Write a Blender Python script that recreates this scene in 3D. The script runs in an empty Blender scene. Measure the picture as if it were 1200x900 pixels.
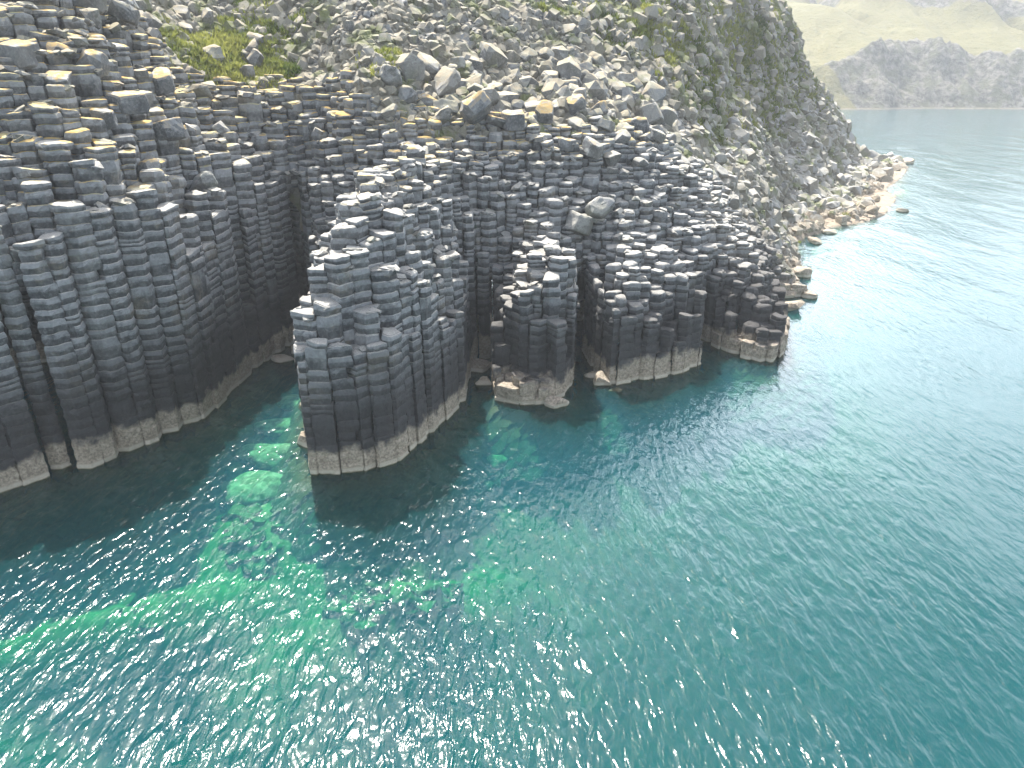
import bpy, math, random
import numpy as np
from mathutils import Vector

R = np.random.default_rng(7)
random.seed(7)
SC = bpy.context.scene
COL = SC.collection
rad = math.radians

# ------------------------------------------------------------------ noise
def _h(ix, iy, iz, s):
    n = (ix.astype(np.int64) * 374761393 + iy.astype(np.int64) * 668265263 + iz.astype(np.int64) * 2147483647 + s * 1274126177) & 0xFFFFFFFF
    n = ((n ^ (n >> 13)) * 1274126177) & 0xFFFFFFFF
    n = ((n ^ (n >> 16)) * 2246822519) & 0xFFFFFFFF
    return ((n ^ (n >> 15)) & 0xFFFFFF) / float(0xFFFFFF)

def vn(x, y, z=None, s=0):
    x = np.asarray(x, float); y = np.asarray(y, float)
    z = np.zeros_like(x) if z is None else np.asarray(z, float)
    x, y, z = np.broadcast_arrays(x, y, z)
    ix, iy, iz = np.floor(x), np.floor(y), np.floor(z)
    fx, fy, fz = x - ix, y - iy, z - iz
    fx = fx * fx * (3 - 2 * fx); fy = fy * fy * (3 - 2 * fy); fz = fz * fz * (3 - 2 * fz)
    r = 0
    for a in (0, 1):
        wx = fx if a else 1 - fx
        for b in (0, 1):
            wy = fy if b else 1 - fy
            for c in (0, 1):
                wz = fz if c else 1 - fz
                r = r + wx * wy * wz * _h(ix + a, iy + b, iz + c, s)
    return r * 2 - 1

def fbm(x, y, z=None, o=4, s=0, g=.5):
    t, a = 0, 1.
    for k in range(o):
        f = 2.03 ** k
        t = t + a * vn(np.asarray(x) * f + 11.3 * k, np.asarray(y) * f - 7.7 * k, None if z is None else np.asarray(z) * f, s + k)
        a *= g
    return t

def sstep(a, b, x):
    t = np.clip((x - a) / (b - a), 0, 1)
    return t * t * (3 - 2 * t)

# ------------------------------------------------------------------ object helpers
def mesh_obj(name, V, F, mat=None, parent=None, attrs=None, smooth=False):
    """V (n,3); F: list of int arrays, each (m,k)."""
    V = np.asarray(V, np.float32)
    me = bpy.data.meshes.new(name)
    F = [np.asarray(f, np.int32) for f in F if len(f)]
    nl = sum(f.size for f in F); nf = sum(len(f) for f in F)
    me.vertices.add(len(V)); me.vertices.foreach_set('co', V.ravel())
    me.loops.add(nl); me.loops.foreach_set('vertex_index', np.concatenate([f.ravel() for f in F]))
    me.polygons.add(nf)
    tot = np.concatenate([np.full(len(f), f.shape[1], np.int32) for f in F])
    st = np.concatenate([[0], np.cumsum(tot)[:-1]]).astype(np.int32)
    me.polygons.foreach_set('loop_start', st)
    me.polygons.foreach_set('loop_total', tot)
    me.polygons.foreach_set('use_smooth', np.full(nf, smooth, bool))
    me.update(calc_edges=True)
    for k, v in (attrs or {}).items():
        a = me.attributes.new(k, 'FLOAT', 'POINT')
        a.data.foreach_set('value', np.asarray(v, np.float32))
    if mat: me.materials.append(mat)
    o = bpy.data.objects.new(name, me); COL.objects.link(o)
    if parent: o.parent = parent
    return o

def tag(o, label=None, cat=None, group=None, kind=None):
    for k, v in (('label', label), ('category', cat), ('group', group), ('kind', kind)):
        if v: o[k] = v
    return o

def empty(name, loc):
    o = bpy.data.objects.new(name, None); COL.objects.link(o); o.location = loc
    o.empty_display_size = .5
    return o

# ------------------------------------------------------------------ node helpers
class NT:
    def __init__(s, name):
        s.m = bpy.data.materials.new(name); s.m.use_nodes = True
        s.t = s.m.node_tree; s.t.nodes.clear()
        s.out = s.n('ShaderNodeOutputMaterial')
    def n(s, typ, **kw):
        nd = s.t.nodes.new(typ)
        for k, v in kw.items(): setattr(nd, k, v)
        return nd
    def link(s, a, b): s.t.links.new(a, b)
    def put(s, sock, v):
        if isinstance(v, bpy.types.NodeSocket): s.link(v, sock)
        elif v is not None:
            if sock.type == 'RGBA' and len(v) == 3: v = (*v, 1)
            sock.default_value = v
    def math(s, op, a, b=None, c=None, clamp=False):
        nd = s.n('ShaderNodeMath', operation=op, use_clamp=clamp)
        for i, v in enumerate((a, b, c)):
            if v is not None: s.put(nd.inputs[i], v)
        return nd.outputs[0]
    def mix(s, f, a, b, mode='MIX'):
        nd = s.n('ShaderNodeMix', data_type='RGBA', blend_type=mode, clamp_factor=True)
        s.put(nd.inputs[0], f); s.put(nd.inputs[6], a); s.put(nd.inputs[7], b)
        return nd.outputs[2]
    def ss(s, v, a, b, lo=0., hi=1.):
        nd = s.n('ShaderNodeMapRange', interpolation_type='SMOOTHSTEP')
        for i, x in enumerate((v, a, b, lo, hi)): s.put(nd.inputs[i], x)
        return nd.outputs[0]
    def pos(s, scale=None, rot=None):
        g = s.n('ShaderNodeNewGeometry').outputs['Position']
        if scale is None and rot is None: return g
        mp = s.n('ShaderNodeMapping'); s.link(g, mp.inputs[0])
        if scale: mp.inputs['Scale'].default_value = scale
        if rot: mp.inputs['Rotation'].default_value = rot
        return mp.outputs[0]
    def noise(s, vec, scale, detail=4, rough=.55, dist=0, dim='3D'):
        nd = s.n('ShaderNodeTexNoise', noise_dimensions=dim)
        s.link(vec, nd.inputs['Vector'])
        nd.inputs['Scale'].default_value = scale; nd.inputs['Detail'].default_value = detail
        nd.inputs['Roughness'].default_value = rough; nd.inputs['Distortion'].default_value = dist
        return nd.outputs[0]
    def xyz(s, v):
        nd = s.n('ShaderNodeSeparateXYZ'); s.link(v, nd.inputs[0]); return nd.outputs
    def attr(s, name):
        return s.n('ShaderNodeAttribute', attribute_name=name).outputs['Fac']
    def bump(s, h, strength, dist, normal=None):
        b = s.n('ShaderNodeBump'); s.put(b.inputs['Strength'], strength); b.inputs['Distance'].default_value = dist
        s.link(h, b.inputs['Height'])
        if normal is not None: s.link(normal, b.inputs['Normal'])
        return b.outputs[0]
    def diffuse(s, col, rough=.9, normal=None, spec=.25):
        p = s.n('ShaderNodeBsdfPrincipled')
        s.put(p.inputs['Base Color'], col); s.put(p.inputs['Roughness'], rough)
        p.inputs['Specular IOR Level'].default_value = spec
        if normal is not None: s.link(normal, p.inputs['Normal'])
        s.link(p.outputs[0], s.out.inputs[0])
        return p

def rock_color(N, tidal=True, lichen=0., moss=0., tone_attr=True, band=False):
    """basalt: cool grey, paler on upward faces, black lichen zone and pale barnacle zone by the sea."""
    P = N.pos(); X, Y, Z = N.xyz(P)
    nz = N.xyz(N.n('ShaderNodeNewGeometry').outputs['True Normal'])[2]
    big = N.noise(P, .11, 3); mid = N.noise(P, .7, 4); fine = N.noise(P, 4.5, 5, .65); speck = N.noise(P, 14, 3, .7)
    col = N.mix(N.ss(mid, .3, .7), (.054, .060, .066), (.122, .128, .132))
    col = N.mix(N.math('MULTIPLY', N.ss(fine, .45, .75), .55), col, (.25, .255, .25))
    col = N.mix(N.math('MULTIPLY', N.ss(fine, .48, .25), .5), col, (.05, .053, .058))
    if tone_attr:
        t = N.attr('tone')
        col = N.mix(1., col, N.n('ShaderNodeCombineXYZ').outputs[0], 'MULTIPLY') if False else N.mix(N.math('ABSOLUTE', t), col, N.mix(N.math('GREATER_THAN', t, 0.), (.035, .038, .043), (.33, .335, .325)))
    if band:
        st = N.noise(N.pos(scale=(1.1, 1.1, .09)), 1., 4, .6)
        col = N.mix(N.math('MULTIPLY', N.ss(st, .54, .70), .55), col, (.03, .031, .034))
        col = N.mix(N.math('MULTIPLY', N.ss(st, .42, .28), .35), col, (.24, .245, .24))
        rs = N.math('MULTIPLY', N.ss(N.noise(P, .34, 5, .65), .53, .66), .55)
        col = N.mix(rs, col, N.mix(fine, (.13, .105, .075), (.25, .225, .17)))
    # browner, rustier rock towards the far right end of the cliff
    br = N.math('MULTIPLY', N.ss(N.math('ADD', X, N.math('MULTIPLY', big, 24.)), 28., 48.), .75)
    col = N.mix(br, col, N.mix(fine, (.12, .106, .086), (.36, .325, .27)))
    # joint shoulders tilted upward: sky light painted in, paler bluish grey
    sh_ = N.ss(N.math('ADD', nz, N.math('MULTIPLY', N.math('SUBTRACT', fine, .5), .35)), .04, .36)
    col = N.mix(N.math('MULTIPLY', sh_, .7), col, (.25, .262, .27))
    if band:       # sky light painted on each drum's upper half, shade on its lower
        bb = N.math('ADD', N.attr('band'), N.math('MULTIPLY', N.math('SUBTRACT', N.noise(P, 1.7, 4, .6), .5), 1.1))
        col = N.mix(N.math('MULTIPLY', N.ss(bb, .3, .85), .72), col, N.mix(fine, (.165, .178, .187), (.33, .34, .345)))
        col = N.mix(N.math('MULTIPLY', N.ss(bb, .22, -.15), .6), col, (.028, .03, .033))  # painted shade under the drum's bulge
    # pale tops: paler the more a face points up
    top = N.ss(N.math('ADD', nz, N.math('MULTIPLY', N.math('SUBTRACT', fine, .5), .5)), .35, .8)
    pale = N.mix(N.ss(speck, .4, .65), (.30, .29, .265), (.47, .455, .41))
    col = N.mix(N.math('MULTIPLY', top, .85), col, pale)
    if lichen:
        lm = N.math('MULTIPLY', N.ss(N.math('ADD', N.noise(P, .55, 3), N.ss(Z, 20., 28., 0., .13)), .47, .58), N.ss(nz, .35, .7))
        lm = N.math('MULTIPLY', lm, N.ss(Z, 17.5, 23.))
        lm = N.math('MULTIPLY', lm, N.ss(speck, .25, .5))
        col = N.mix(N.math('MULTIPLY', lm, lichen), col, N.mix(N.ss(mid, .4, .6), (.46, .29, .05), (.40, .36, .17)))
    if moss:
        col = N.mix(N.math('MULTIPLY', N.ss(N.noise(P, .31, 3), .34, .6), min(.75, moss * 1.6)), col, N.mix(fine, (.105, .098, .07), (.27, .25, .19)))
        mm = N.math('MULTIPLY', N.ss(N.noise(P, .23, 5, .6), .5, .64), moss)
        col = N.mix(mm, col, N.mix(fine, (.05, .075, .02), (.17, .19, .06)))
    if tidal:
        zz = N.math('ADD', Z, N.math('MULTIPLY', N.math('SUBTRACT', big, .5), 4.))
        zz = N.math('ADD', zz, N.math('MULTIPLY', N.math('SUBTRACT', mid, .5), 2.2))
        dk = N.math('MULTIPLY', N.ss(zz, 12., 4.5), .93)
        dk = N.math('MULTIPLY', dk, N.ss(X, 44., 33.))
        col = N.mix(dk, col, N.mix(fine, (.016, .016, .018), (.05, .048, .048)))
        z2 = N.math('ADD', N.math('ADD', Z, N.math('MULTIPLY', N.math('SUBTRACT', big, .5), 2.6)), N.math('MULTIPLY', N.math('SUBTRACT', mid, .5), 3.0))
        z2 = N.math('ADD', z2, N.math('MULTIPLY', N.math('SUBTRACT', fine, .5), .7))
        tan = N.mix(N.ss(fine, .3, .7), (.18, .15, .115), (.40, .35, .275))
        col = N.mix(N.ss(z2, 2.5, 1.7), col, tan)
        z3 = N.math('ADD', Z, N.math('MULTIPLY', N.math('SUBTRACT', fine, .5), .5))
        col = N.mix(N.math('MULTIPLY', N.ss(z3, .55, .35), .7), col, (.47, .43, .35))
        col = N.mix(N.ss(Z, .16, 0.), col, N.mix(fine, (.06, .055, .03), (.16, .15, .08)))
    h = N.math('ADD', N.math('MULTIPLY', fine, .6), N.math('MULTIPLY', speck, .25))
    return col, N.bump(h, .9, .22)

def rock_mat(name, **k):
    N = NT(name); c, b = rock_color(N, **k); N.diffuse(c, .85, b); return N.m

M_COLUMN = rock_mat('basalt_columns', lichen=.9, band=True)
M_BOULDER = rock_mat('weathered_boulder', lichen=.35, moss=.15)
M_SCREE = rock_mat('scree_rock', lichen=.25, moss=.8)

def lichen_boulder_mat():
    N = NT('boulder_with_orange_lichen')
    c, b = rock_color(N, tidal=False, tone_attr=True)
    nz = N.xyz(N.n('ShaderNodeNewGeometry').outputs['True Normal'])[2]
    P = N.pos()
    m = N.math('MULTIPLY', N.ss(N.noise(P, 1.1, 4, .6), .38, .52), N.ss(nz, .2, .75))
    m = N.math('MULTIPLY', m, N.ss(N.noise(P, 7., 4, .7), .3, .5))
    c = N.mix(N.math('MULTIPLY', m, .9), c, N.mix(N.noise(P, 3., 4), (.46, .25, .05), (.40, .34, .15)))
    N.diffuse(c, .9, b); return N.m
M_LICHEN = lichen_boulder_mat()

def hillside_mat():
    N = NT('rocky_hillside')
    c, b = rock_color(N, tidal=True, lichen=.2, moss=.75, tone_attr=False)
    P = N.pos(); X, Y, Z = N.xyz(P)
    g = N.attr('green'); n = N.noise(P, .9, 5, .65)
    nz = N.xyz(N.n('ShaderNodeNewGeometry').outputs['True Normal'])[2]
    g = N.math('MULTIPLY', g, N.ss(nz, .2, .6, .35, 1.))
    m = N.ss(N.math('ADD', g, N.math('SUBTRACT', n, .5)), .35, .62)
    c = N.mix(m, c, N.mix(N.noise(P, 2.2, 4), (.07, .095, .022), (.22, .225, .07)))
    soil = N.math('MULTIPLY', N.ss(N.noise(P, .4, 4), .5, .65), .6)
    c = N.mix(soil, c, (.20, .17, .13))
    sand = N.math('MULTIPLY', N.ss(N.math('ADD', Z, N.math('MULTIPLY', n, 1.2)), 2.0, 1.4), N.ss(X, 38., 44.))
    c = N.mix(sand, c, N.mix(n, (.20, .165, .125), (.36, .30, .23)))
    N.diffuse(c, .95, b); return N.m
M_HILL = hillside_mat()

def grass_mat():
    N = NT('cliff_grass')
    v = N.attr('tone'); c = N.mix(v, (.06, .10, .016), (.30, .31, .08))
    d = N.n('ShaderNodeBsdfDiffuse'); N.put(d.inputs[0], c)
    t = N.n('ShaderNodeBsdfTranslucent'); N.put(t.inputs[0], c)
    m = N.n('ShaderNodeMixShader'); m.inputs[0].default_value = .4
    N.link(d.outputs[0], m.inputs[1]); N.link(t.outputs[0], m.inputs[2]); N.link(m.outputs[0], N.out.inputs[0])
    return N.m
M_GRASS = grass_mat()

def seabed_mat():
    N = NT('seabed')
    P = N.pos(); X, Y, Z = N.xyz(P)
    a = N.noise(P, .16, 4, .6); f = N.noise(P, 1.2, 4)
    c = N.mix(N.ss(f, .3, .7), (.19, .19, .08), (.33, .315, .15))
    c = N.mix(N.math('MULTIPLY', N.ss(a, .54, .68), .5), c, (.08, .085, .045))
    N.diffuse(c, 1.); return N.m
M_BED = seabed_mat()
def bedstone_mat():
    N = NT('weedy_seabed_stone'); f = N.noise(N.pos(), .8, 4); N.diffuse(N.mix(N.ss(f, .3, .7), (.045, .05, .02), (.24, .24, .12)), 1.); return N.m
M_BEDSTONE = bedstone_mat()

def wet_rock_mat():
    N = NT('submerged_pale_rock')
    P = N.pos(); f = N.noise(P, 1.6, 4)
    N.diffuse(N.mix(N.ss(f, .3, .7), (.17, .17, .08), (.42, .41, .26)), .9); return N.m
M_WET = wet_rock_mat()

def water_mat():
    N = NT('sea_water')
    P = N.pos()
    X, Y, Z = N.xyz(P)
    def waves(ang, sc, stretch, detail, dist, rough=.5):
        v = N.pos(scale=(sc, sc * stretch, 1.), rot=(0, 0, rad(ang)))
        return N.noise(v, 1., detail, rough, dist, '2D')
    swell = waves(28, .12, .35, 2, .2)
    w1 = waves(66, 1.7, .40, 2, .4, .45)          # crests running one way in front of the cliff
    w2 = waves(-62, 1.45, .36, 2, .3, .45)         # and the other way in the open water
    w3 = waves(15, 3.6, .6, 2, .3, .5)
    patch = N.noise(P, .045, 3, .5, 0, '2D')
    side = N.ss(N.math('ADD', X, N.math('MULTIPLY', N.math('SUBTRACT', patch, .5), 26.)), -4., 10.)
    w = N.math('ADD', N.math('MULTIPLY', w1, N.math('SUBTRACT', 1., N.math('MULTIPLY', side, .75))), N.math('MULTIPLY', w2, N.math('ADD', .25, N.math('MULTIPLY', side, .75))))
    calm = N.ss(N.noise(P, .09, 2, .5, .0, '2D'), .3, .7, .65, 1.15)
    h = N.math('MULTIPLY', w, .25)
    h = N.math('ADD', h, N.math('MULTIPLY', w3, .03))
    h = N.math('MULTIPLY', h, N.math('MULTIPLY', calm, N.ss(X, 0., 40., 1., .36)))
    h = N.math('ADD', h, N.math('MULTIPLY', swell, .35))
    b = N.bump(h, 1., 1.)
    fr = N.n('ShaderNodeFresnel'); fr.inputs[0].default_value = 1.34; N.link(b, fr.inputs['Normal'])
    gl = N.n('ShaderNodeBsdfGlossy'); gl.inputs['Roughness'].default_value = .14; N.link(b, gl.inputs['Normal'])
    tr = N.n('ShaderNodeBsdfTransparent')
    df = N.n('ShaderNodeBsdfDiffuse'); df.inputs[0].default_value = (.012, .16, .17, 1)
    deep = N.n('ShaderNodeMixShader'); deep.inputs[0].default_value = .10
    N.link(tr.outputs[0], deep.inputs[1]); N.link(df.outputs[0], deep.inputs[2])
    mx = N.n('ShaderNodeMixShader'); N.link(fr.outputs[0], mx.inputs[0])
    N.link(deep.outputs[0], mx.inputs[1]); N.link(gl.outputs[0], mx.inputs[2])
    N.link(mx.outputs[0], N.out.inputs['Surface'])
    va = N.n('ShaderNodeVolumeCoefficients')
    va.inputs['Absorption Coefficients'].default_value = (.27, .060, .098)
    va.inputs['Scatter Coefficients'].default_value = (.004, .0145, .031)
    N.link(va.outputs[0], N.out.inputs['Volume'])
    return N.m
M_WATER = water_mat()

def far_hill_mat():
    N = NT('far_hill')
    P = N.pos(); X, Y, Z = N.xyz(P)
    rock = N.attr('rock'); n = N.noise(P, .06, 5, .65); f = N.noise(P, .25, 5, .7)
    grass = N.mix(N.noise(P, .012, 4), (.075, .076, .022), (.155, .135, .058))
    grass = N.mix(N.math('MULTIPLY', N.ss(f, .5, .7), .4), grass, (.035, .042, .018))
    rk = N.mix(N.ss(f, .35, .65), (.03, .03, .028), (.15, .14, .12))
    rk = N.mix(N.math('MULTIPLY', N.ss(N.noise(P, .1, 5, .65), .47, .6), .7), rk, (.05, .055, .025))
    m = N.ss(N.math('ADD', rock, N.math('MULTIPLY', N.math('SUBTRACT', n, .5), .9)), .4, .6)
    c = N.mix(m, grass, rk)
    c = N.mix(N.ss(N.math('ADD', Z, N.math('MULTIPLY', f, 3.)), 2.6, 1.2), c, (.17, .14, .11))
    N.diffuse(c, .95, N.bump(f, .8, 3.)); return N.m
M_FAR = far_hill_mat()

# ------------------------------------------------------------------ the plan of the coast (metres; sea level z = 0)
COAST = np.array([(-75, 38), (-55, 40), (-46, 43), (-38.9, 46.7), (-37.3, 48.4), (-36.1, 50.5), (-33.8, 50.6), (-33, 51.8), (-30.4, 55.4), (-28.2, 59.3),
    (-27.7, 67), (-27, 73.1), (-25.4, 80), (-23.2, 81), (-21.6, 78), (-19.9, 65.3), (-18.5, 57.9), (-17.1, 53.3), (-15.9, 49.8), (-13.6, 49.7), (-11.6, 50.1), (-9.1, 51.8),
    (-6.8, 57.1), (-4.4, 63.3), (-4.3, 69), (-4.0, 74), (-2.0, 74), (-2.0, 66.3), (-1.6, 63.3), (.8, 62.2), (4.5, 62.9), (6.3, 67.4), (6.5, 75.5), (8.2, 75.5), (8.9, 69.6),
    (10, 67), (13.2, 68), (18, 70), (20.6, 73.1), (21.2, 77.5), (23.2, 78.3), (24, 76.4), (26.3, 73.9), (28.2, 72.4), (30.7, 75.6), (33.7, 84.2), (36.1, 96.5),
    (41.2, 97.5), (40.5, 104), (44.5, 109.9), (50.5, 122), (56, 125.5), (62.5, 133.5), (66, 142), (81.6, 158.6), (92, 176), (102, 196), (114.3, 217.1), (131.2, 246.6),
    (124, 260), (104, 268), (80, 300), (-75, 300)], float)

def in_poly(px, py, poly):
    px, py = np.asarray(px, float), np.asarray(py, float)
    r = np.zeros(px.shape, bool); n = len(poly)
    for i in range(n):
        x0, y0 = poly[i]; x1, y1 = poly[(i + 1) % n]
        if y0 == y1: continue
        c = ((y0 > py) != (y1 > py)) & (px < (x1 - x0) * (py - y0) / (y1 - y0) + x0)
        r ^= c
    return r

def sdf(px, py, poly, closed=True):
    """distance to the outline, positive inside."""
    d = np.full(np.shape(px), 1e9); n = len(poly)
    for i in range(n if closed else n - 1):
        x0, y0 = poly[i]; x1, y1 = poly[(i + 1) % n]
        dx, dy = x1 - x0, y1 - y0; L = dx * dx + dy * dy + 1e-12
        t = np.clip(((px - x0) * dx + (py - y0) * dy) / L, 0, 1)
        d = np.minimum(d, (px - x0 - t * dx) ** 2 + (py - y0 - t * dy) ** 2)
    d = np.sqrt(d)
    return np.where(in_poly(px, py, poly), d, -d)

CTL = np.array([(-35.6, 49, 16.6), (-33.9, 54, 20.4), (-35.2, 58, 24.5), (-36.1, 61, 27.7), (-38.1, 66, 31.5), (-40.1, 71, 34.9), (-29.9, 57, 19.9), (-31.1, 61, 23.2),
    (-34.4, 70, 28.1), (-39.5, 84, 35.8), (-29.3, 66, 19.0), (-30.7, 72, 23.6), (-34.7, 84, 28.6), (-35.4, 95, 33), (-37.3, 102, 37.1), (-27.3, 78, 19.7), (-27.7, 83, 24.3),
    (-30.9, 96, 31.2), (-23.7, 83, 20.9), (-24.3, 86, 25), (-26, 97, 31.2), (-19, 80, 21.1), (-19.5, 84, 25.2), (-15.5, 52, 14.2), (-14, 53, 16.2), (-19, 62, 10.5), (-19.4, 67, 11), (-17.4, 57, 12.8), (-16.4, 60, 15), (-18.3, 72, 12), (-16.6, 75, 14), (-14.4, 63, 17.5), (-17.5, 67, 13), (-11.2, 56, 18.2),
    (-8.2, 58, 17.8), (-6.4, 61, 11.5), (-5.6, 66, 13.5), (-8.8, 54, 13.5), (-9, 62, 17.5), (-13.6, 66, 20.9), (-8, 70, 21.1), (-4, 77, 18.9), (0, 78, 17), (3.6, 80, 20.1), (9.5, 84, 20),
    (15.5, 84, 17.5), (21.6, 95, 18.2), (3.2, 68, 14.2), (7.6, 80, 15.5), (.6, 66, 9.5), (-1, 68, 8), (-1, 73, 11.5), (2, 64, 10.5), (4.8, 64.5, 11), (5.8, 70, 14), (11.9, 70, 9.6), (17, 80, 13), (17.6, 72, 8.1), (11, 74, 11.8),
    (22.5, 80, 9.7), (28.1, 79, 5.9), (30, 90, 8.7), (33.2, 92, 6), (30.4, 105, 12.5), (45, 130, 9.9), (48.9, 130, 3.9), (0, 95, 27.4), (0, 105, 32.3), (0, 115, 38),
    (-9.3, 84, 26), (-10.1, 95, 32.1), (-16.2, 82, 26), (-18.4, 98, 36.8), (10.8, 98, 25.4), (13.4, 128, 38.9), (27.3, 125, 26.6), (30.3, 145, 40.1), (47.2, 160, 25.7),
    (49.4, 175, 42.2), (55.8, 165, 13.5), (75.1, 190, 10), (71.9, 200, 32.5), (86.8, 220, 21.8), (59.6, 190, 43.2), (101.7, 232, 8.1), (110, 240, 3.5), (118, 235, 2.5),
    (100, 205, 3.5), (86, 178, 3.5), (72, 165, 5.), (70, 152, 2.),
    (-60, 50, 20), (-60, 66, 32), (-62, 90, 42), (-50, 110, 46), (-70, 130, 55), (-20, 130, 52), (20, 170, 56), (40, 215, 58), (70, 240, 40), (95, 255, 12), (60, 285, 30), (-60, 280, 62), (0, 250, 64)], float)

def tps_fit(c, lam):
    n = len(c); d2 = ((c[:, None, :2] - c[None, :, :2]) ** 2).sum(-1)
    K = np.where(d2 > 0, .5 * d2 * np.log(d2 + 1e-12), 0) + lam * np.eye(n)
    Pm = np.c_[np.ones(n), c[:, :2]]
    A = np.block([[K, Pm], [Pm.T, np.zeros((3, 3))]])
    return np.linalg.solve(A, np.r_[c[:, 2], 0, 0, 0])
TW = tps_fit(CTL, 1.5)
def h_land(x, y):
    x = np.asarray(x, float); y = np.asarray(y, float); r = TW[-3] + TW[-2] * x + TW[-1] * y
    for w, (cx, cy, _) in zip(TW, CTL):
        d2 = (x - cx) ** 2 + (y - cy) ** 2
        r = r + w * .5 * d2 * np.log(d2 + 1e-9)
    return np.clip(r, -2, 66)

# plateaus that stand lower (or higher) than the slope behind them: (polygon, height)
PLATEAUS = [
    (np.array([(-2.4, 60), (5, 60), (5, 64.2), (-2.4, 64.6)]), 4.3),
    (np.array([(-2.4, 64.6), (.6, 64.4), (.4, 66.8), (-2.4, 67.2)]), 7.2),
    (np.array([(23.9, 70), (31.2, 70), (31.2, 76.6), (23.9, 76.8)]), 3.9),
    (np.array([(-20, 47), (-13.2, 47), (-13.2, 51), (-20, 52)]), 13.8),
]

# where the cliff is made of columns (beyond it the ground is rubble and turf)
COLZONE = np.array([(-62, 66), (-46, 74), (-38, 82), (-33, 83), (-28, 89), (-20, 84), (-13, 79.5), (-6, 81.5), (4, 84), (12, 86), (22, 94), (28, 100), (33, 100), (38, 99), (40, 70), (0, 40), (-80, 30), (-75, 60)], float)

# ------------------------------------------------------------------ voronoi columns
def seeds():
    out = []
    for (s, x0, x1, test) in ((1.9, -62, -21.5, lambda x, y: x < -22.5), (1.75, -24, 6, lambda x, y: x >= -22.5 and x < -8.5 and y < 66), (1.45, -24, 40, lambda x, y: x >= -22.5 and (x >= -8.5 or y >= 66))):
        j = 0; y = 36.
        while y < 104:
            x = x0 + (s / 2 if j % 2 else 0)
            while x < x1:
                a, b = x + R.normal(0, .17 * s), y + R.normal(0, .17 * s)
                if test(a, b): out.append((a, b))
                x += s
            y += s * .866; j += 1
    return np.array(out)
S = seeds()
d = sdf(S[:, 0], S[:, 1], COAST)
zone = in_poly(S[:, 0], S[:, 1], COLZONE)
edge = sdf(S[:, 0], S[:, 1], COLZONE)
keep = (d > -.75) & (edge > -3.0) & (S[:, 1] < 104)
S_all = S
land = np.where(keep)[0]

ORI = 1. if (COAST[:, 0] * np.roll(COAST[:, 1], -1) - np.roll(COAST[:, 0], -1) * COAST[:, 1]).sum() > 0 else -1.
def cell(i):
    p = S_all[i]
    dd = ((S_all - p) ** 2).sum(1)
    nb = np.argsort(dd)[1:19]
    poly = [p + np.array(v) for v in ((-3, -3), (3, -3), (3, 3), (-3, 3))]
    used = {}
    for k in nb:
        q = S_all[k]; m = (p + q) / 2; nrm = q - p
        new = []; n = len(poly)
        for a in range(n):
            A, B = poly[a], poly[(a + 1) % n]
            da, db = (A - m) @ nrm, (B - m) @ nrm
            if da <= 0: new.append(A)
            if (da < 0) != (db < 0) and abs(da - db) > 1e-12: new.append(A + (B - A) * da / (da - db))
        if len(new) != n or any(x is not y for x, y in zip(new, poly)): used[k] = 1
        poly = new
    if d[i] < 2.2:
        for A0, B0 in zip(COAST, np.roll(COAST, -1, 0)):
            e = B0 - A0; Ln = np.linalg.norm(e); e = e / Ln; nr_ = np.array([-e[1], e[0]]) * ORI      # pointing inland
            t = np.clip((p - A0) @ e, 0, Ln); dist = np.linalg.norm(p - A0 - e * t)
            if dist > 2.0 or (p - A0) @ nr_ < -.8: continue
            m = A0 + nr_ * R.uniform(-.28, .12); nrm = -nr_
            new = []; n = len(poly)
            for a in range(n):
                A, B = poly[a], poly[(a + 1) % n]
                da, db = (A - m) @ nrm, (B - m) @ nrm
                if da <= 0: new.append(A)
                if (da < 0) != (db < 0) and abs(da - db) > 1e-12: new.append(A + (B - A) * da / (da - db))
            if len(new) >= 3: poly = new
    poly = np.array([v for a, v in enumerate(poly) if np.linalg.norm(v - poly[a - 1]) > .03])
    return np.array(poly), list(used)

top = np.full(len(S_all), -99.)
hl = h_land(S_all[land, 0], S_all[land, 1])
for poly, z in PLATEAUS:
    hl = np.where(in_poly(S_all[land, 0], S_all[land, 1], poly), z + R.normal(0, .5, len(land)), hl)
# front row stands a little lower, in clumps
clump = vn(S_all[land, 0] * .33, S_all[land, 1] * .33, s=5)
rnd = R.random(len(land))
front = d[land] < 1.3
hl = hl + clump * .9 + R.normal(0, .36, len(land)) - np.where(front, rnd ** 3 * 2.6, 0) - np.where(S_all[land, 0] > -21, 2.6 * np.exp(-np.maximum(d[land] - .4, 0) / 1.3), 0) - np.where((d[land] < 2.8) & ~front, rnd ** 3 * 4, 0)
# some columns are broken off low at the front
low = front & (R.random(len(land)) < .06) & (S_all[land, 0] < 22)
hl = np.where(low, hl * R.uniform(.25, .7, len(land)), hl)
top[land] = np.maximum(hl, 1.6)

SEG = .90
def joint_shift(x, y):       # joints run on from column to column, rising and falling gently
    return 1.6 * vn(x * .05, y * .05, s=21) + .35 * vn(x * .3, y * .3, s=22) + .10 * (x + 10) * np.exp(-((x + 34) / 16) ** 2)

cells = {}
def area(p):
    return abs((p[:, 0] * np.roll(p[:, 1], -1) - np.roll(p[:, 0], -1) * p[:, 1]).sum()) / 2 if len(p) > 2 else 0
for i in land: cells[i] = cell(i)
thin = [i for i in land if area(cells[i][0]) < (.9 if S_all[i, 0] < -22 else .55)]
top[thin] = -99.                       # slivers left at the water's edge are no columns
land = np.array([i for i in land if top[i] > -90])

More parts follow.
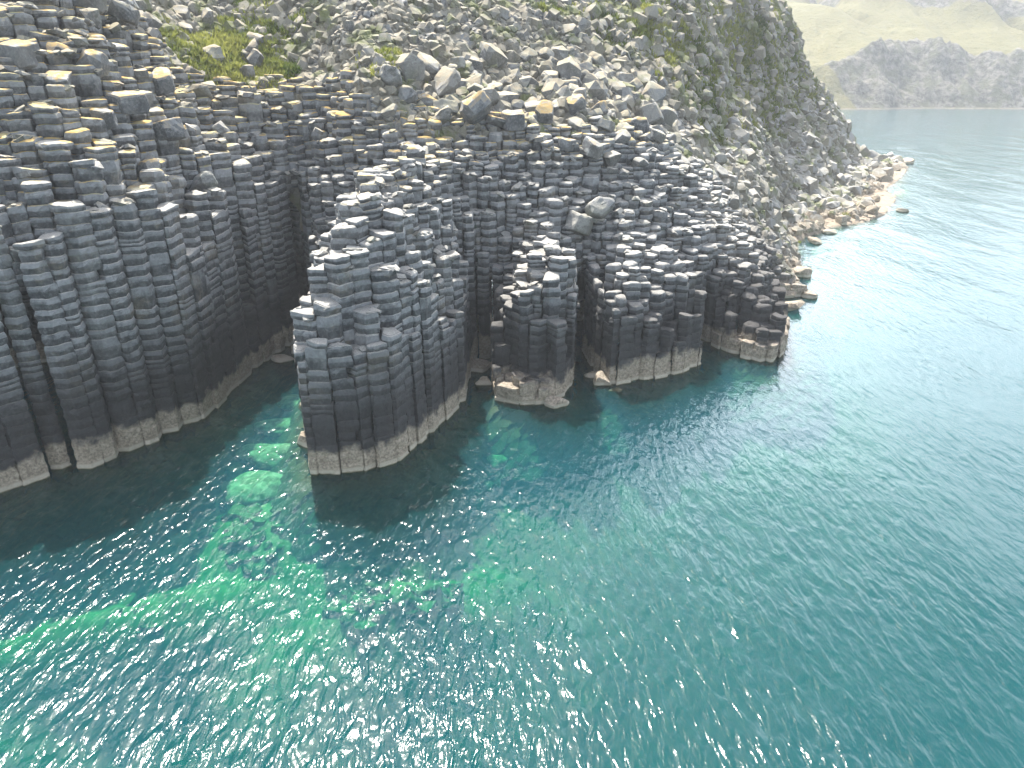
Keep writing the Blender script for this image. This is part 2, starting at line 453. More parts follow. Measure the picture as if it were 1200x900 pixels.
def column_mesh(i, sun_side=False):
    poly, nbs = cells[i]
    c = poly.mean(0); zt = top[i]
    nbt = [top[k] for k in nbs]
    zb = max(-4.5, min(min(nbt), zt) - 1.6)
    if zt - zb < 2.: zb = zt - 2.
    exposed = zt - max(0, min(nbt))
    # perimeter, rounded at the corners
    q = poly - c
    r_in = np.sqrt((q ** 2).sum(1)).mean()
    pts = []
    n = len(q)
    for a in range(n):
        A, B = q[a], q[(a + 1) % n]; L = np.linalg.norm(B - A)
        if L < .12: pts.append((A + B) / 2); continue
        m = max(2, int(round(L / .25)))
        for t in np.linspace(.04, .96, m): pts.append(A + (B - A) * t)
    q = np.array(pts); K = len(q)
    gap = .008 + .022 * R.random() ** 2
    ss = joint_shift(c[0], c[1]) + R.normal(0, .03)
    k0 = math.floor((zb - ss) / SEG); k1 = math.ceil((zt - ss) / SEG)
    k1 = max(k1, k0 + 2)
    rings = []; tones = []; bands = []
    lean = np.array([.012 * math.sin(c[0] * .2), .012 * math.cos(c[1] * .15)])
    coltone = R.normal(0, .14)
    split = R.random() < .22           # tall unbroken stretches here and there
    def ring(sc, inset, z, off, tone, cut=None):
        rr = np.sqrt((q ** 2).sum(1)) + 1e-6
        f = sc * np.maximum(.2, 1 - (inset + gap) / rr)
        w = q * f[:, None]
        if cut is not None:
            dirv, cd = cut
            pr = w @ dirv; over = np.maximum(pr - cd, 0)
            w = w - over[:, None] * dirv
        xy = w + c + off + lean * z
        rings.append(np.c_[xy, np.full(K, z)]); tones.append(np.full(K, tone))
    joints = [k * SEG + ss + R.normal(0, .04) for k in range(k0, k1 + 1)]
    # extra thin slices or merged drums
    js = [joints[0]]
    for a in range(1, len(joints)):
        u = R.random()
        if a < len(joints) - 1 and u < .05: continue
        if u > .89: js.append(js[-1] + (joints[a] - js[-1]) * R.uniform(.35, .65))
        js.append(joints[a])
    js[-1] = max(js[-2] + .5, zt) if abs(js[-1] - zt) > .4 else js[-1]
    for a in range(len(js) - 1):
        z0, z1 = js[a], js[a + 1]; h = z1 - z0
        up = z1 > zt - 2.2
        wet = z1 < 3.5
        jit = .06 if up else .018
        off = R.normal(0, jit, 2)
        sc = 1 + R.normal(0, .008 if not up else .035) - (.025 if R.random() < .12 else 0)
        ph = R.random() * 6.283
        cut = (np.array([math.cos(ph), math.sin(ph)]), r_in * (R.uniform(.6, .92) if R.random() < (.32 if up else .14) else 2))
        tone = np.clip(coltone + R.normal(0, .09), -.4, .4)
        d_ = R.uniform(.6, 1.25) * (.6 if wet else 1.) * min(1, h / 1.0)
        bk = R.uniform(.55, 1.)
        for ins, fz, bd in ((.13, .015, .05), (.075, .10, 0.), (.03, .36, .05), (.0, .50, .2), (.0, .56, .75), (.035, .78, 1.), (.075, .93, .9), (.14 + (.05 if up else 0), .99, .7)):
            ring(sc, ins * d_, z0 + fz * h, off, tone, cut); bands.append(np.full(K, bd * bk))  # band carries the painted light and shade up the drum
    ring(sc, .20, z1 + .03, off, tone, cut)
    ring(sc * .55, .1, z1 + .05, off, tone, cut)
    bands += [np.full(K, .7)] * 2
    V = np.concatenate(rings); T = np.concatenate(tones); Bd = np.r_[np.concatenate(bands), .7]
    nr = len(rings)
    tl = R.normal(0, .09, 2); lastk = rings[-1].shape[0] * 4       # broken tops are seldom level
    V[-lastk:, 2] += (V[-lastk:, :2] - c) @ tl
    # erosion
    a1 = vn(V[:, 0] * .9, V[:, 1] * .9, V[:, 2] * .9, 31); a2 = vn(V[:, 0] * 3.4, V[:, 1] * 3.4, V[:, 2] * 3.4, 32)
    out = V[:, :2] - (c + lean * V[:, 2:3]); L = np.sqrt((out ** 2).sum(1))[:, None] + 1e-6
    V[:, :2] += out / L * (.05 * a1 + .06 * a2)[:, None]
    V[:, 2] += .11 * vn(V[:, 0] * 1.1, V[:, 1] * 1.1, V[:, 2] * .8, 33) + .03 * vn(V[:, 0] * 4, V[:, 1] * 4, V[:, 2] * 4, 34)
    V = np.r_[V, [np.r_[V[-K:].mean(0)[:2], V[-K:, 2].mean() + .02]]]; T = np.r_[T, tone]
    idx = np.arange(nr * K).reshape(nr, K); nx = np.roll(idx, -1, 1)
    quads = np.stack([idx[:-1], nx[:-1], nx[1:], idx[1:]], -1).reshape(-1, 4)
    cap = np.stack([idx[-1], nx[-1], np.full(K, nr * K)], -1)
    return V, (T, Bd), quads, cap, exposed

CAM = np.array([0., 0., 30.])
UNITS = [  # (test, label)
    ('wall', lambda x, y: x < -26 and y < 77 or x < -32, 'long dark wall of banded columns left of the green inlet'),
    ('inlet', lambda x, y: x < -19.5 and y >= 76 or (x < -15 and y > 72), 'shadowed cliff of basalt columns closing the narrow green inlet'),
    ('buttress', lambda x, y: x < -3.2 and y < 72.5 or x < -4.5, 'tall blunt buttress of grey basalt columns jutting into the sea beside the green inlet'),
    ('stack', lambda x, y: x < 7.2 and y < 71.5, 'tapering stack of stepped basalt columns between two dark clefts'),
    ('back', lambda x, y: x < 9.5 or y > 82 + (x - 10) * .35 or (x < 20 and y > 78), 'stepped terrace of short pale-topped columns behind the sea stacks, below the rubble'),
    ('bastion', lambda x, y: x < 22.6, 'broad ribbed bastion of basalt columns right of the tapering stack'),
    ('end', lambda x, y: True, 'low brown block of layered basalt at the right end of the cliff'),
]
groups = {u[0]: [] for u in UNITS}
for i in land:
    x, y = S_all[i]
    if min([top[k] for k in cells[i][1]]) > top[i] - .3 and edge[i] < -1.5: continue
    for nme, t, _ in UNITS:
        if t(x, y): groups[nme].append(i); break
cliff_roots = {}
for nme, t, lab in UNITS:
    ids = groups[nme]
    if not ids: continue
    built = []
    for i in ids:
        V, T, Q, Cp, ex = column_mesh(i)
        x, y = S_all[i]; D2 = x * x + y * y
        wid = 1.9
        # how large it shows: exposed height (towards the camera) plus its top
        nb = [k for k in cells[i][1] if S_all[k, 1] * y + S_all[k, 0] * x < (x * x + y * y)]
        exf = top[i] - max(0, min([top[k] for k in nb] + [top[i]]))
        infr = abs(x) / y < .80
        built.append(((exf + .6) * wid / D2 * (1 if infr else .02), i, V, T, Q, Cp))
    built.sort(key=lambda b: -b[0])
    cx, cy = S_all[ids].mean(0)
    root = empty('basalt_cliff', (cx, cy, 0)); tag(root, lab, 'cliff'); cliff_roots[nme] = root
    o0 = np.array([cx, cy, 0])
    NB = 95
    for b in built[:NB]:
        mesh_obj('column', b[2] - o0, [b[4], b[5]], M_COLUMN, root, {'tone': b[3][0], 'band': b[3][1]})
    rest = built[NB:]
    if rest:
        Vs, Ts, Bs, Qs, Cs, n = [], [], [], [], [], 0
        for b in rest:
            Vs.append(b[2] - o0); Ts.append(b[3][0]); Bs.append(b[3][1]); Qs.append(b[4] + n); Cs.append(b[5] + n); n += len(b[2])
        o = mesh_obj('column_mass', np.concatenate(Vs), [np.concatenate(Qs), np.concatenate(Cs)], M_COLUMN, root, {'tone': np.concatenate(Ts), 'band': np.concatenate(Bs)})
        o['kind'] = 'stuff'
print('columns', {k: len(v) for k, v in groups.items()})

# ------------------------------------------------------------------ hillside terrain
def terrain_h(x, y):
    h = h_land(x, y); dc = sdf(x, y, COAST)
    beach = sstep(34, 48, x) * (y > 92)
    cap = .25 + .17 * np.maximum(dc, 0) + .3 * np.maximum(dc - 8, 0) + 1.7 * np.maximum(dc - 14, 0)
    h = np.where(beach > 0, np.minimum(h, cap * beach + (1 - beach) * 99), h)
    z = sdf(x, y, COLZONE)
    inz = (in_poly(x, y, COAST)) & (y < 106)
    rough = 1.1 * fbm(x * .13, y * .13, h * .1, 4, 41) + .5 * np.abs(fbm(x * .5, y * .5, h * .35, 3, 45))
    # craggy ribs running down the steep far face
    rib = np.abs(vn((x * .8 - y * .45) * .22, h * .05, s=49)) * 3.2 * sstep(15, 32, x) * sstep(104, 120, y) * sstep(4, 12, h)
    gully = -4.5 * np.exp(-((x - (37 + (y - 135) * .32)) / 3.2) ** 2) * sstep(106, 125, y) * sstep(8, 14, h) - 4. * np.exp(-((x - (60 + (y - 175) * .5)) / 3.5) ** 2) * sstep(150, 170, y) * sstep(8, 14, h)
    damp = sstep(.5, 8., dc)
    crag = 1.7 * np.abs(fbm(x * .28, y * .2, h * .12, 3, 52)) * sstep(10, 30, x) * sstep(104, 120, y) * sstep(6, 12, h)
    h = h + (rough + rib + crag - .8) * (.25 + .75 * damp) + gully
    h = np.where(inz & (z > -.5), h - 4.0 * sstep(-.5, 2., z) - 1.2, h)
    # sea cliffs and underwater slope
    h = np.where(dc < 0, np.maximum(-5, dc * .8 - .2), np.minimum(h, .2 + 1.2 * dc + np.where(beach > .5, 0, 99 * 0 + 2.5 * dc)))
    return h, dc

gx = np.arange(-74, 136, .5); gy = np.arange(40, 296, .5)
GX, GY = np.meshgrid(gx, gy)
TZ, TD = terrain_h(GX, GY)
def grid_faces(ny, nx, mask=None):
    a = np.arange(ny * nx).reshape(ny, nx)
    f = np.stack([a[:-1, :-1], a[:-1, 1:], a[1:, 1:], a[1:, :-1]], -1).reshape(-1, 4)
    return f if mask is None else f[mask[f].all(1)]
def compact(V, F, *att):
    u, inv = np.unique(F, return_inverse=True)
    return V[u], inv.reshape(F.shape), [a[u] for a in att]

def green_mask(x, y, z):
    g = 1.35 * np.exp(-(((x + 33) / 6.5) ** 2 + ((y - 93) / 14) ** 2))
    g = np.maximum(g, .8 * np.exp(-(((x + 16) / 4) ** 2 + ((y - 88) / 5) ** 2)))
    g = np.maximum(g, .80 * sstep(6, 20, x + (y - 120) * .05) * sstep(110, 125, y) * sstep(14, 20, z))
    g = np.maximum(g, .55 * sstep(106, 118, y) * sstep(30, 38, z))
    g = np.maximum(g, 1.0 * np.exp(-(((x - 62) / 5) ** 2 + ((y - 176) / 7) ** 2)))
    g = np.maximum(g, .95 * sstep(50, 60, z))
    return g + .25 * fbm(x * .12, y * .12, o=3, s=71) + .28 * vn(x * .42, y * .30, s=72) * sstep(106, 118, y) - .12
GR = green_mask(GX, GY, TZ)
TV = np.stack([GX, GY, TZ], -1).reshape(-1, 3)
jit = .18 * R.normal(0, 1, (len(TV), 2)).clip(-1.5, 1.5)
TV[:, :2] += jit
inzone = (in_poly(GX, GY, COAST) & (sdf(GX, GY, COLZONE) > 2.5)).ravel()
F = grid_faces(len(gy), len(gx), (TD.ravel() > -6) & ~inzone)
tv, tf, (tg,) = compact(TV, F, GR.ravel())
hill = mesh_obj('hillside', tv, [tf], M_HILL, None, {'green': tg}); tag(hill, 'steep rocky hillside of rubble and turf above the columns', 'hillside', kind='structure')

def ground_at(x, y):
    ix = np.clip(((np.asarray(x) - gx[0]) / .5), 0, len(gx) - 2); iy = np.clip(((np.asarray(y) - gy[0]) / .5), 0, len(gy) - 2)
    a, b = ix.astype(int), iy.astype(int); u, v = ix - a, iy - b
    return TZ[b, a] * (1 - u) * (1 - v) + TZ[b, a + 1] * u * (1 - v) + TZ[b + 1, a] * (1 - u) * v + TZ[b + 1, a + 1] * u * v
def col_top_at(x, y):
    k = np.argmin((S_all[:, 0] - x) ** 2 + (S_all[:, 1] - y) ** 2)
    return top[k]
def surf(x, y):
    return max(float(ground_at(x, y)), col_top_at(x, y) + .05)

# ------------------------------------------------------------------ rocks
import bmesh
def hull(pts):
    bm = bmesh.new()
    for p in pts: bm.verts.new(p)
    bmesh.ops.convex_hull(bm, input=bm.verts)
    bm.verts.ensure_lookup_table()
    for v in [v for v in bm.verts if not v.link_faces]: bm.verts.remove(v)
    bmesh.ops.triangulate(bm, faces=bm.faces)
    bm.verts.index_update()
    V = np.array([v.co[:] for v in bm.verts]); F = np.array([[v.index for v in f.verts] for f in bm.faces])
    bm.free(); return V, F
def rock_points(kind, rr):
    if kind == 'drum':           # a broken length of column
        n = rr.integers(5, 8); a = np.sort(np.linspace(0, 6.283, n, endpoint=False) + rr.normal(0, .17, n))
        h = rr.uniform(.7, 1.3); lo = np.c_[np.cos(a), np.sin(a), np.full(n, -h / 1.6)]; hi = np.c_[np.cos(a) * .93, np.sin(a) * .93, np.full(n, h / 1.6)]
        p = np.r_[lo, hi] * np.array([.62, .62, .62]); p += rr.normal(0, .045, p.shape)
    else:
        p = rr.uniform(-1, 1, (26, 3)); p = p / (np.abs(p) ** 3.4).sum(1)[:, None] ** (1 / 3.4) * .55
        p[:, 2] *= rr.uniform(.55, .9); p[:, 1] *= rr.uniform(.7, 1.1); p += rr.normal(0, .03, p.shape)
    return p
def big_rock(kind, rr):
    """worn boulder: chamfered hull, subdivided and roughened."""
    V, F = hull(rock_points(kind, rr)); rmax = np.linalg.norm(V, axis=1).max()
    bm = bmesh.new(); vs = [bm.verts.new(v) for v in V]
    for f in F: bm.faces.new([vs[k] for k in f])
    bmesh.ops.dissolve_limit(bm, angle_limit=.22, verts=bm.verts, edges=bm.edges)
    bmesh.ops.bevel(bm, geom=list(bm.edges), offset=.10, segments=2, affect='EDGES', profile=.6, clamp_overlap=True)
    bmesh.ops.triangulate(bm, faces=bm.faces)
    long = [e for e in bm.edges if e.calc_length() > .18]
    bmesh.ops.subdivide_edges(bm, edges=long, cuts=2, use_grid_fill=True)
    bmesh.ops.triangulate(bm, faces=bm.faces)
    bm.verts.index_update()
    V = np.array([v.co[:] for v in bm.verts]); F = np.array([[v.index for v in f.verts] for f in bm.faces]); bm.free()
    o = rr.uniform(0, 50)
    n = vn(V[:, 0] * 2.2 + o, V[:, 1] * 2.2, V[:, 2] * 2.2, 61) * .055 + vn(V[:, 0] * 6 + o, V[:, 1] * 6, V[:, 2] * 6, 62) * .022
    L = np.linalg.norm(V, axis=1)[:, None] + 1e-6; V = V * np.minimum(1, rmax / L)
    return V + V / L * n[:, None], F
LIB = [big_rock('drum' if k % 3 == 0 else 'block', R) for k in range(18)]
SMALL = [hull(rock_points('drum' if k % 4 == 0 else 'block', R)) for k in range(20)]

def rot(rx, ry, rz):
    cx, sx, cy, sy, cz, sz = math.cos(rx), math.sin(rx), math.cos(ry), math.sin(ry), math.cos(rz), math.sin(rz)
    return np.array([[cz, -sz, 0], [sz, cz, 0], [0, 0, 1]]) @ np.array([[cy, 0, sy], [0, 1, 0], [-sy, 0, cy]]) @ np.array([[1, 0, 0], [0, cx, -sx], [0, sx, cx]])

placed = []
def boulder(x, y, size, label, group=None, mat=None, lib=None, sink=.25, tilt=.5, name='boulder', cat='boulder', z=None, tone=None, flat=1.):
    V, F = LIB[lib if lib is not None else R.integers(len(LIB))]
    m = rot(R.normal(0, tilt), R.normal(0, tilt), R.random() * 6.283)
    P = (V * np.array([R.uniform(.85, 1.2), R.uniform(.85, 1.2), R.uniform(.8, 1.15) * flat])) @ m.T * size
    if z is None: z = surf(x, y)
    zc = z - P[:, 2].min() - sink * size
    o = mesh_obj(name, P, [F], mat or M_BOULDER, None, {'tone': np.full(len(P), R.normal(0, .13) if tone is None else tone)})
    o.location = (x, y, zc)
    tag(o, label, cat, group)
    placed.append((x, y, size)); return o
def free(x, y, size, k=.42):
    return all((x - a) ** 2 + (y - b) ** 2 > (k * (size + s)) ** 2 for a, b, s in placed)

# boulders one can tell apart
SPECIAL = [
    (-4.0, 83, 2.6, 'broad flat boulder with two orange lichen patches, low on the rubble slope'),
    (10.4, 92, 2.6, 'rounded boulder with a bright orange lichen cap, highest of the lichened boulders'),
    (7.3, 90, 2.2, 'small pyramid shaped boulder touched with orange lichen below the highest lichened boulder'),
    (.2, 84, 2.4, 'tilted block with an orange lichened corner above the columns of the central buttress'),
    (14.8, 93.5, 3.0, 'large pale orange stained block at the right edge of the rubble slope'),
    (3.6, 86.5, 2.2, 'squat block with a streak of orange lichen in the middle of the rubble'),
    (-1.8, 83.5, 1.9, 'small orange capped block directly above the column tops'),
    (5.8, 84, 2.2, 'orange streaked slab beside the middle of the rubble'),
    (-9.4, 85.5, 2.4, 'upright rock with a yellow lichen cap beside the grassy gully'),
    (-33.5, 75, 2.4, 'leaning slab with an orange edge at the foot of the shaded grassy gully'),
]
for x, y, s, lab in SPECIAL:
    boulder(x, y, s, lab, None, M_LICHEN, tilt=.25, lib=[0, 3, 6, 9][len(placed) % 4] if len(placed) % 2 else None)
# toppled drums on the terrace behind the stacks
for x, y, s, lab in [(7.2, 77.5, 2.3, 'ribbed drum of fallen column lying on the terrace edge'), (9.4, 78.6, 2.2, 'second fallen drum with pale stripes tilted against the terrace step'),
                     (8.8, 83, 2.2, 'blocky boulder at the left end of the pale terrace'), (11.2, 84.5, 2.4, 'pair-topped pale boulder sitting on the pale terrace'), (14.6, 85.2, 1.6, 'small cube shaped block alone on the pale terrace')]:
    boulder(x, y, s, lab, None, lib=0 if 'drum' in lab else None, tilt=.9 if 'drum' in lab else .3, sink=.12)
# rounded blocks on the upper left, capped with ochre lichen
UL = [(-37.5, 66, 'ochre capped'), (-35.2, 66.5, 'ochre stained'), (-32.8, 66.2, 'yellow topped'), (-39.0, 63, 'bright white crusted'), (-36.2, 62.6, 'broad ochre topped'), (-33.4, 63, 'split ochre edged'),
      (-31.2, 64, 'small yellowish'), (-40.5, 70, 'very large ochre patched'), (-37, 71, 'twin headed ochre'), (-33.8, 71, 'tall square grey'), (-31, 69, 'squared yellow lichened'), (-41.8, 66, 'dark rusty'), (-29.4, 70.5, 'dark angular')]
for x, y, d_ in UL:
    boulder(x, y, R.uniform(1.8, 2.5), d_ + ' block on the ledges above the left column wall', None, M_LICHEN if 'och' in d_ or 'yell' in d_ or 'rust' in d_ else M_BOULDER, tilt=.16, sink=.3, tone=.12 if 'white' in d_ else None)

ZONES = [  # polygon, count, size range, label, group
    (np.array([(-13, 80.5), (-6, 82), (4, 85), (12, 87), (22, 95), (22, 112), (10, 112), (-8, 96), (-14, 84)]), 108, (1.6, 3.3), 'grey angular boulder in the rubble slope above the central columns', 'boulders in the central rubble slope', .1),
    (np.array([(-44, 70), (-30, 72), (-27, 84), (-30, 100), (-46, 100)]), 30, (1.4, 2.4), 'grey block on the steep ledges above the left column wall', 'blocks above the left column wall', .35),
    (np.array([(22, 95), (34, 100), (46, 128), (40, 140), (24, 118)]), 22, (1.6, 2.8), 'weathered boulder under the dark gully behind the last columns', 'boulders under the dark gully', .0),
    (np.array([(48, 130), (58, 142), (78, 160), (96, 190), (110, 215), (128, 246), (100, 228), (66, 172), (52, 150)]), 84, (1.6, 3.8), 'brownish boulder on the low rocky point at the foot of the headland', 'boulders on the rocky point', .0),
]
for poly, n, (a, b), lab, grp, lich in ZONES:
    lo, hi = poly.min(0), poly.max(0); k = t = 0
    while k < n and t < 9000:
        t += 1
        x, y = R.uniform(lo, hi); s = a + (b - a) * R.random() ** 2.2
        if not in_poly(np.array([x]), np.array([y]), poly)[0] or not free(x, y, s) or sdf(np.array([x]), np.array([y]), COAST)[0] < .3: continue
        boulder(x, y, s, lab, grp, tilt=.55, tone=None if 'brown' not in lab else R.normal(-.05, .15)); k += 1
# shore rocks in the shallows
SHORE = [(38.6, 97.8, 2.6, 'pale low rock awash beside the end of the cliff'), (41.6, 97.2, 2.0, 'dark tipped rock farthest out beside the end of the cliff'), (44.4, 108.5, 3.2, 'pale rounded shore rock under the dark gully'),
         (36.6, 92, 3.0, 'brown shore block right behind the end block'), (55, 130.5, 2.4, 'flat pale rock in the shallows off the sandy shelf'), (61, 139, 2.2, 'dark small rock in the shallows off the sandy shelf'),
         (86, 161, 2.6, 'lone rock awash off the tip of the sandy shelf'), (128.5, 244.5, 3.2, 'dark rock at the very tip of the point'), (124, 240.5, 3.6, 'broken dark rock just inside the tip of the point'), (119, 230, 3.4, 'low pale rock on the outer edge of the point')]
for x, y, s, lab in SHORE: boulder(x, y, s, lab, None, tilt=.2, z=-.3, sink=.15, flat=.7)
# rocks at the foot of the clefts
FOOT = [(9.2, 67.6, 1.9, 'pale barnacled boulder at the foot of the bastion beside the cleft'), (8.4, 69.6, 1.5, 'small cream boulder wedged in the cleft mouth'), (10.4, 66.2, 1.4, 'low cream rock awash below the bastion'),
        (4.2, 62.4, 1.8, 'broken pale block at the right foot of the tapering stack'), (-2.9, 67.5, 1.6, 'tan boulder jammed in the cleft left of the tapering stack'), (-3.4, 71.5, 2.2, 'rust coloured boulder deep in the cleft left of the tapering stack'),
        (-17.6, 54.8, 1.7, 'pale crusted rock at the inlet side of the buttress foot'), (-19.2, 62.5, 1.9, 'knobbly tan rock along the inlet side of the buttress'), (-20.8, 68.5, 2.0, 'brown boulder near the head of the inlet'),
        (-23.2, 76.5, 2.8, 'dark boulder blocking the head of the inlet'), (-25.2, 74, 2., 'tan boulder at the left of the inlet head')]
for x, y, s, lab in FOOT: boulder(x, y, s, lab, None, tilt=.3, z=-.9, sink=.0)
# submerged pale rocks
SUBM = [(-21.2, 52.3, 4.2, 'large whitish green rock under the clear water of the inlet mouth', -2.4), (-22.4, 57.5, 4.0, 'long olive rock under the green inlet water', -2.3), (-23.0, 62.5, 3.6, 'pale green sunken rock in the middle of the inlet', -2.1),
        (-22.2, 67, 3.2, 'small sunken rock near the head of the inlet', -1.7), (-20.0, 57.2, 2.6, 'sunken rock close under the buttress in the inlet', -1.8), (-1.6, 58.6, 2.4, 'faint greenish rock under water before the left cleft', -3.6),
        (-21.6, 71.5, 2.6, 'yellowish sunken slab at the head of the inlet', -1.4)]
def sunken(x, y, s, lab, z):
    bm = bmesh.new(); bmesh.ops.create_icosphere(bm, subdivisions=4, radius=.5)
    V = np.array([v.co[:] for v in bm.verts]); F = np.array([[v.index for v in f.verts] for f in bm.faces]); bm.free()
    o_ = R.uniform(0, 60)
    V = V * (1 + .28 * fbm(V[:, 0] * 1.7 + o_, V[:, 1] * 1.7, V[:, 2] * 1.7, 4, 63))[:, None] * np.array([R.uniform(1, 1.5), R.uniform(.8, 1.1), .42]) * s
    V = V @ rot(0, 0, R.uniform(-.5, .5)).T
    o = mesh_obj('sunken_rock', V, [F], M_WET, smooth=True); o.location = (x, y, z - .12 * s); tag(o, lab, 'rock')
for q in SUBM: sunken(*q)

# the scree: far too many stones to count
def scree(n, test, smin, smax, p, seed):
    rr = np.random.default_rng(seed)
    xs = rr.uniform(-70, 132, n * 6); ys = rr.uniform(60, 262, n * 6)
    z = ground_at(xs, ys); ok = test(xs, ys, z); xs, ys, z = xs[ok][:n], ys[ok][:n], z[ok][:n]
    sz = (smin + (smax - smin) * rr.random(len(xs)) ** p) * (.75 + .004 * ys)
    Vs, Fs, Ts, n0 = [], [], [], 0
    for x, y, zz, s in zip(xs, ys, z, sz):
        V, F = SMALL[rr.integers(len(SMALL))]
        m = rot(rr.normal(0, .6), rr.normal(0, .6), rr.random() * 6.283)
        P = V @ m.T * s + np.array([x, y, zz + .12 * s]); Vs.append(P); Fs.append(F + n0); n0 += len(V); Ts.append(np.full(len(V), rr.normal(0, .14)))
    return np.concatenate(Vs), np.concatenate(Fs), np.concatenate(Ts)
def t_slope(x, y, z):
    dc = sdf(x, y, COAST); cz = sdf(x, y, COLZONE)
    infr = (np.abs(x) < .78 * y + 6)
    den = np.where(x > 44, .9, 1.)
    return (dc > .2) & ((cz < .8) | (y > 104)) & (z > np.where(x > 44, .75, .1)) & infr & (z < 30 + .10 * y + 6) & (vn(x * .15, y * .15, s=91) > -.75) & (green_mask(x, y, z) + .5 * vn(x * .35, y * .35, s=92) < .75)
pad = np.array([(-24, 86), (-20, 83), (-13, 78.5), (-5, 80.5), (4, 83), (4, 88), (-6, 92), (-22, 95)])
parts_ = [scree(36000, t_slope, .25, 1.4, 2.4, 3),
          scree(7000, lambda x, y, z: (sdf(x, y, COAST) > 3) & (y > 104) & (x > 8) & (z > 5) & (np.abs(x) < .75 * y) & (z < 36 + .1 * y), .4, 1.9, 2.4, 5),
          scree(2500, lambda x, y, z: (sdf(x, y, COAST) > .2) & (x > 44) & (z > .5) & (z < 14) & (np.abs(x) < .6 * y + 4), .6, 2.4, 2., 8),
          scree(1500, lambda x, y, z: in_poly(x, y, pad) & (sdf(x, y, COLZONE) < 1.6), .4, 1.6, 1.8, 6)]
V = np.concatenate([q[0] for q in parts_]); T = np.concatenate([q[2] for q in parts_])
F = np.concatenate([q[1] + sum(len(r[0]) for r in parts_[:k]) for k, q in enumerate(parts_)])
tag(mesh_obj('scree', V, [F], M_SCREE, None, {'tone': T}), 'loose grey rubble covering the slopes between the boulders', 'rubble', kind='stuff')
def t_cols(x, y, z):
    return (sdf(x, y, COAST) > .5) & (sdf(x, y, COLZONE) > .8) & (y < 103) & (np.abs(x) < .8 * y)
rr = np.random.default_rng(9)
xs, ys = rr.uniform(-60, 40, 30000), rr.uniform(44, 103, 30000); ok = t_cols(xs, ys, 0)
xs, ys = xs[ok][:2600], ys[ok][:2600]
Vs, Fs, Ts, n0 = [], [], [], 0
for x, y in zip(xs, ys):
    k = np.argmin((S_all[:, 0] - x) ** 2 + (S_all[:, 1] - y) ** 2); zt = top[k]
    if zt < 3 or (zt < 12 and rr.random() < .5): continue
    s = rr.uniform(.3, .95) if zt > 12 else rr.uniform(.2, .6)
    c = S_all[k] + (np.array([x, y]) - S_all[k]) * .75
    V, F = SMALL[rr.integers(len(SMALL))]; P = (V * np.array([1.2, 1.2, .6])) @ rot(rr.normal(0, .25), rr.normal(0, .25), rr.random() * 6.28).T * s + np.array([c[0], c[1], zt + .12 * s])
    Vs.append(P); Fs.append(F + n0); n0 += len(V); Ts.append(np.full(len(V), rr.normal(0, .12)))
tag(mesh_obj('ledge_rubble', np.concatenate(Vs), [np.concatenate(Fs)], M_BOULDER, None, {'tone': np.concatenate(Ts)}), 'small broken stones lying on the column tops', 'rubble', kind='stuff')

# ------------------------------------------------------------------ grass tufts
rr = np.random.default_rng(12)
xs, ys = rr.uniform(-66, 120, 500000), rr.uniform(70, 262, 500000)
zs = ground_at(xs, ys); gm = green_mask(xs, ys, zs) + .35 * fbm(xs * .45, ys * .45, o=3, s=81)
ok = (gm > .36) & (sdf(xs, ys, COAST) > 2) & (np.abs(xs) < .78 * ys + 6) & ((sdf(xs, ys, COLZONE) < 0) | (ys > 104)) & (zs < 34 + .1 * ys)
xs, ys, zs = xs[ok][:60000], ys[ok][:60000], zs[ok][:60000]
nb = 7; n = len(xs); print('tufts', n, ok.sum())
a = rr.uniform(0, 6.283, (n, nb)); L = rr.uniform(.3, .75, (n, nb)) * (1 + ys[:, None] / 260); w = .07 * (1 + ys[:, None] / 110); sp = rr.uniform(.2, .9, (n, nb))
bx = xs[:, None] + rr.normal(0, .16, (n, nb)); by = ys[:, None] + rr.normal(0, .16, (n, nb)); bz = np.broadcast_to(zs[:, None] + .05, (n, nb))
tx, ty = np.cos(a), np.sin(a)
p0 = np.stack([bx - ty * w, by + tx * w, bz], -1); p1 = np.stack([bx + ty * w, by - tx * w, bz], -1)
p2 = np.stack([bx + tx * L * sp, by + ty * L * sp, bz + L * (1.05 - .6 * sp)], -1)
V = np.stack([p0, p1, p2], 2).reshape(-1, 3); F = np.arange(len(V)).reshape(-1, 3)
tn = np.clip(np.repeat(.45 + .45 * fbm(xs * .2, ys * .2, o=2, s=83) + rr.normal(0, .15, n), nb * 3), 0, 1)
tag(mesh_obj('grass', V, [F], M_GRASS, None, {'tone': tn}), 'yellow green grass growing in patches between the rocks of the slope', 'grass', kind='stuff')

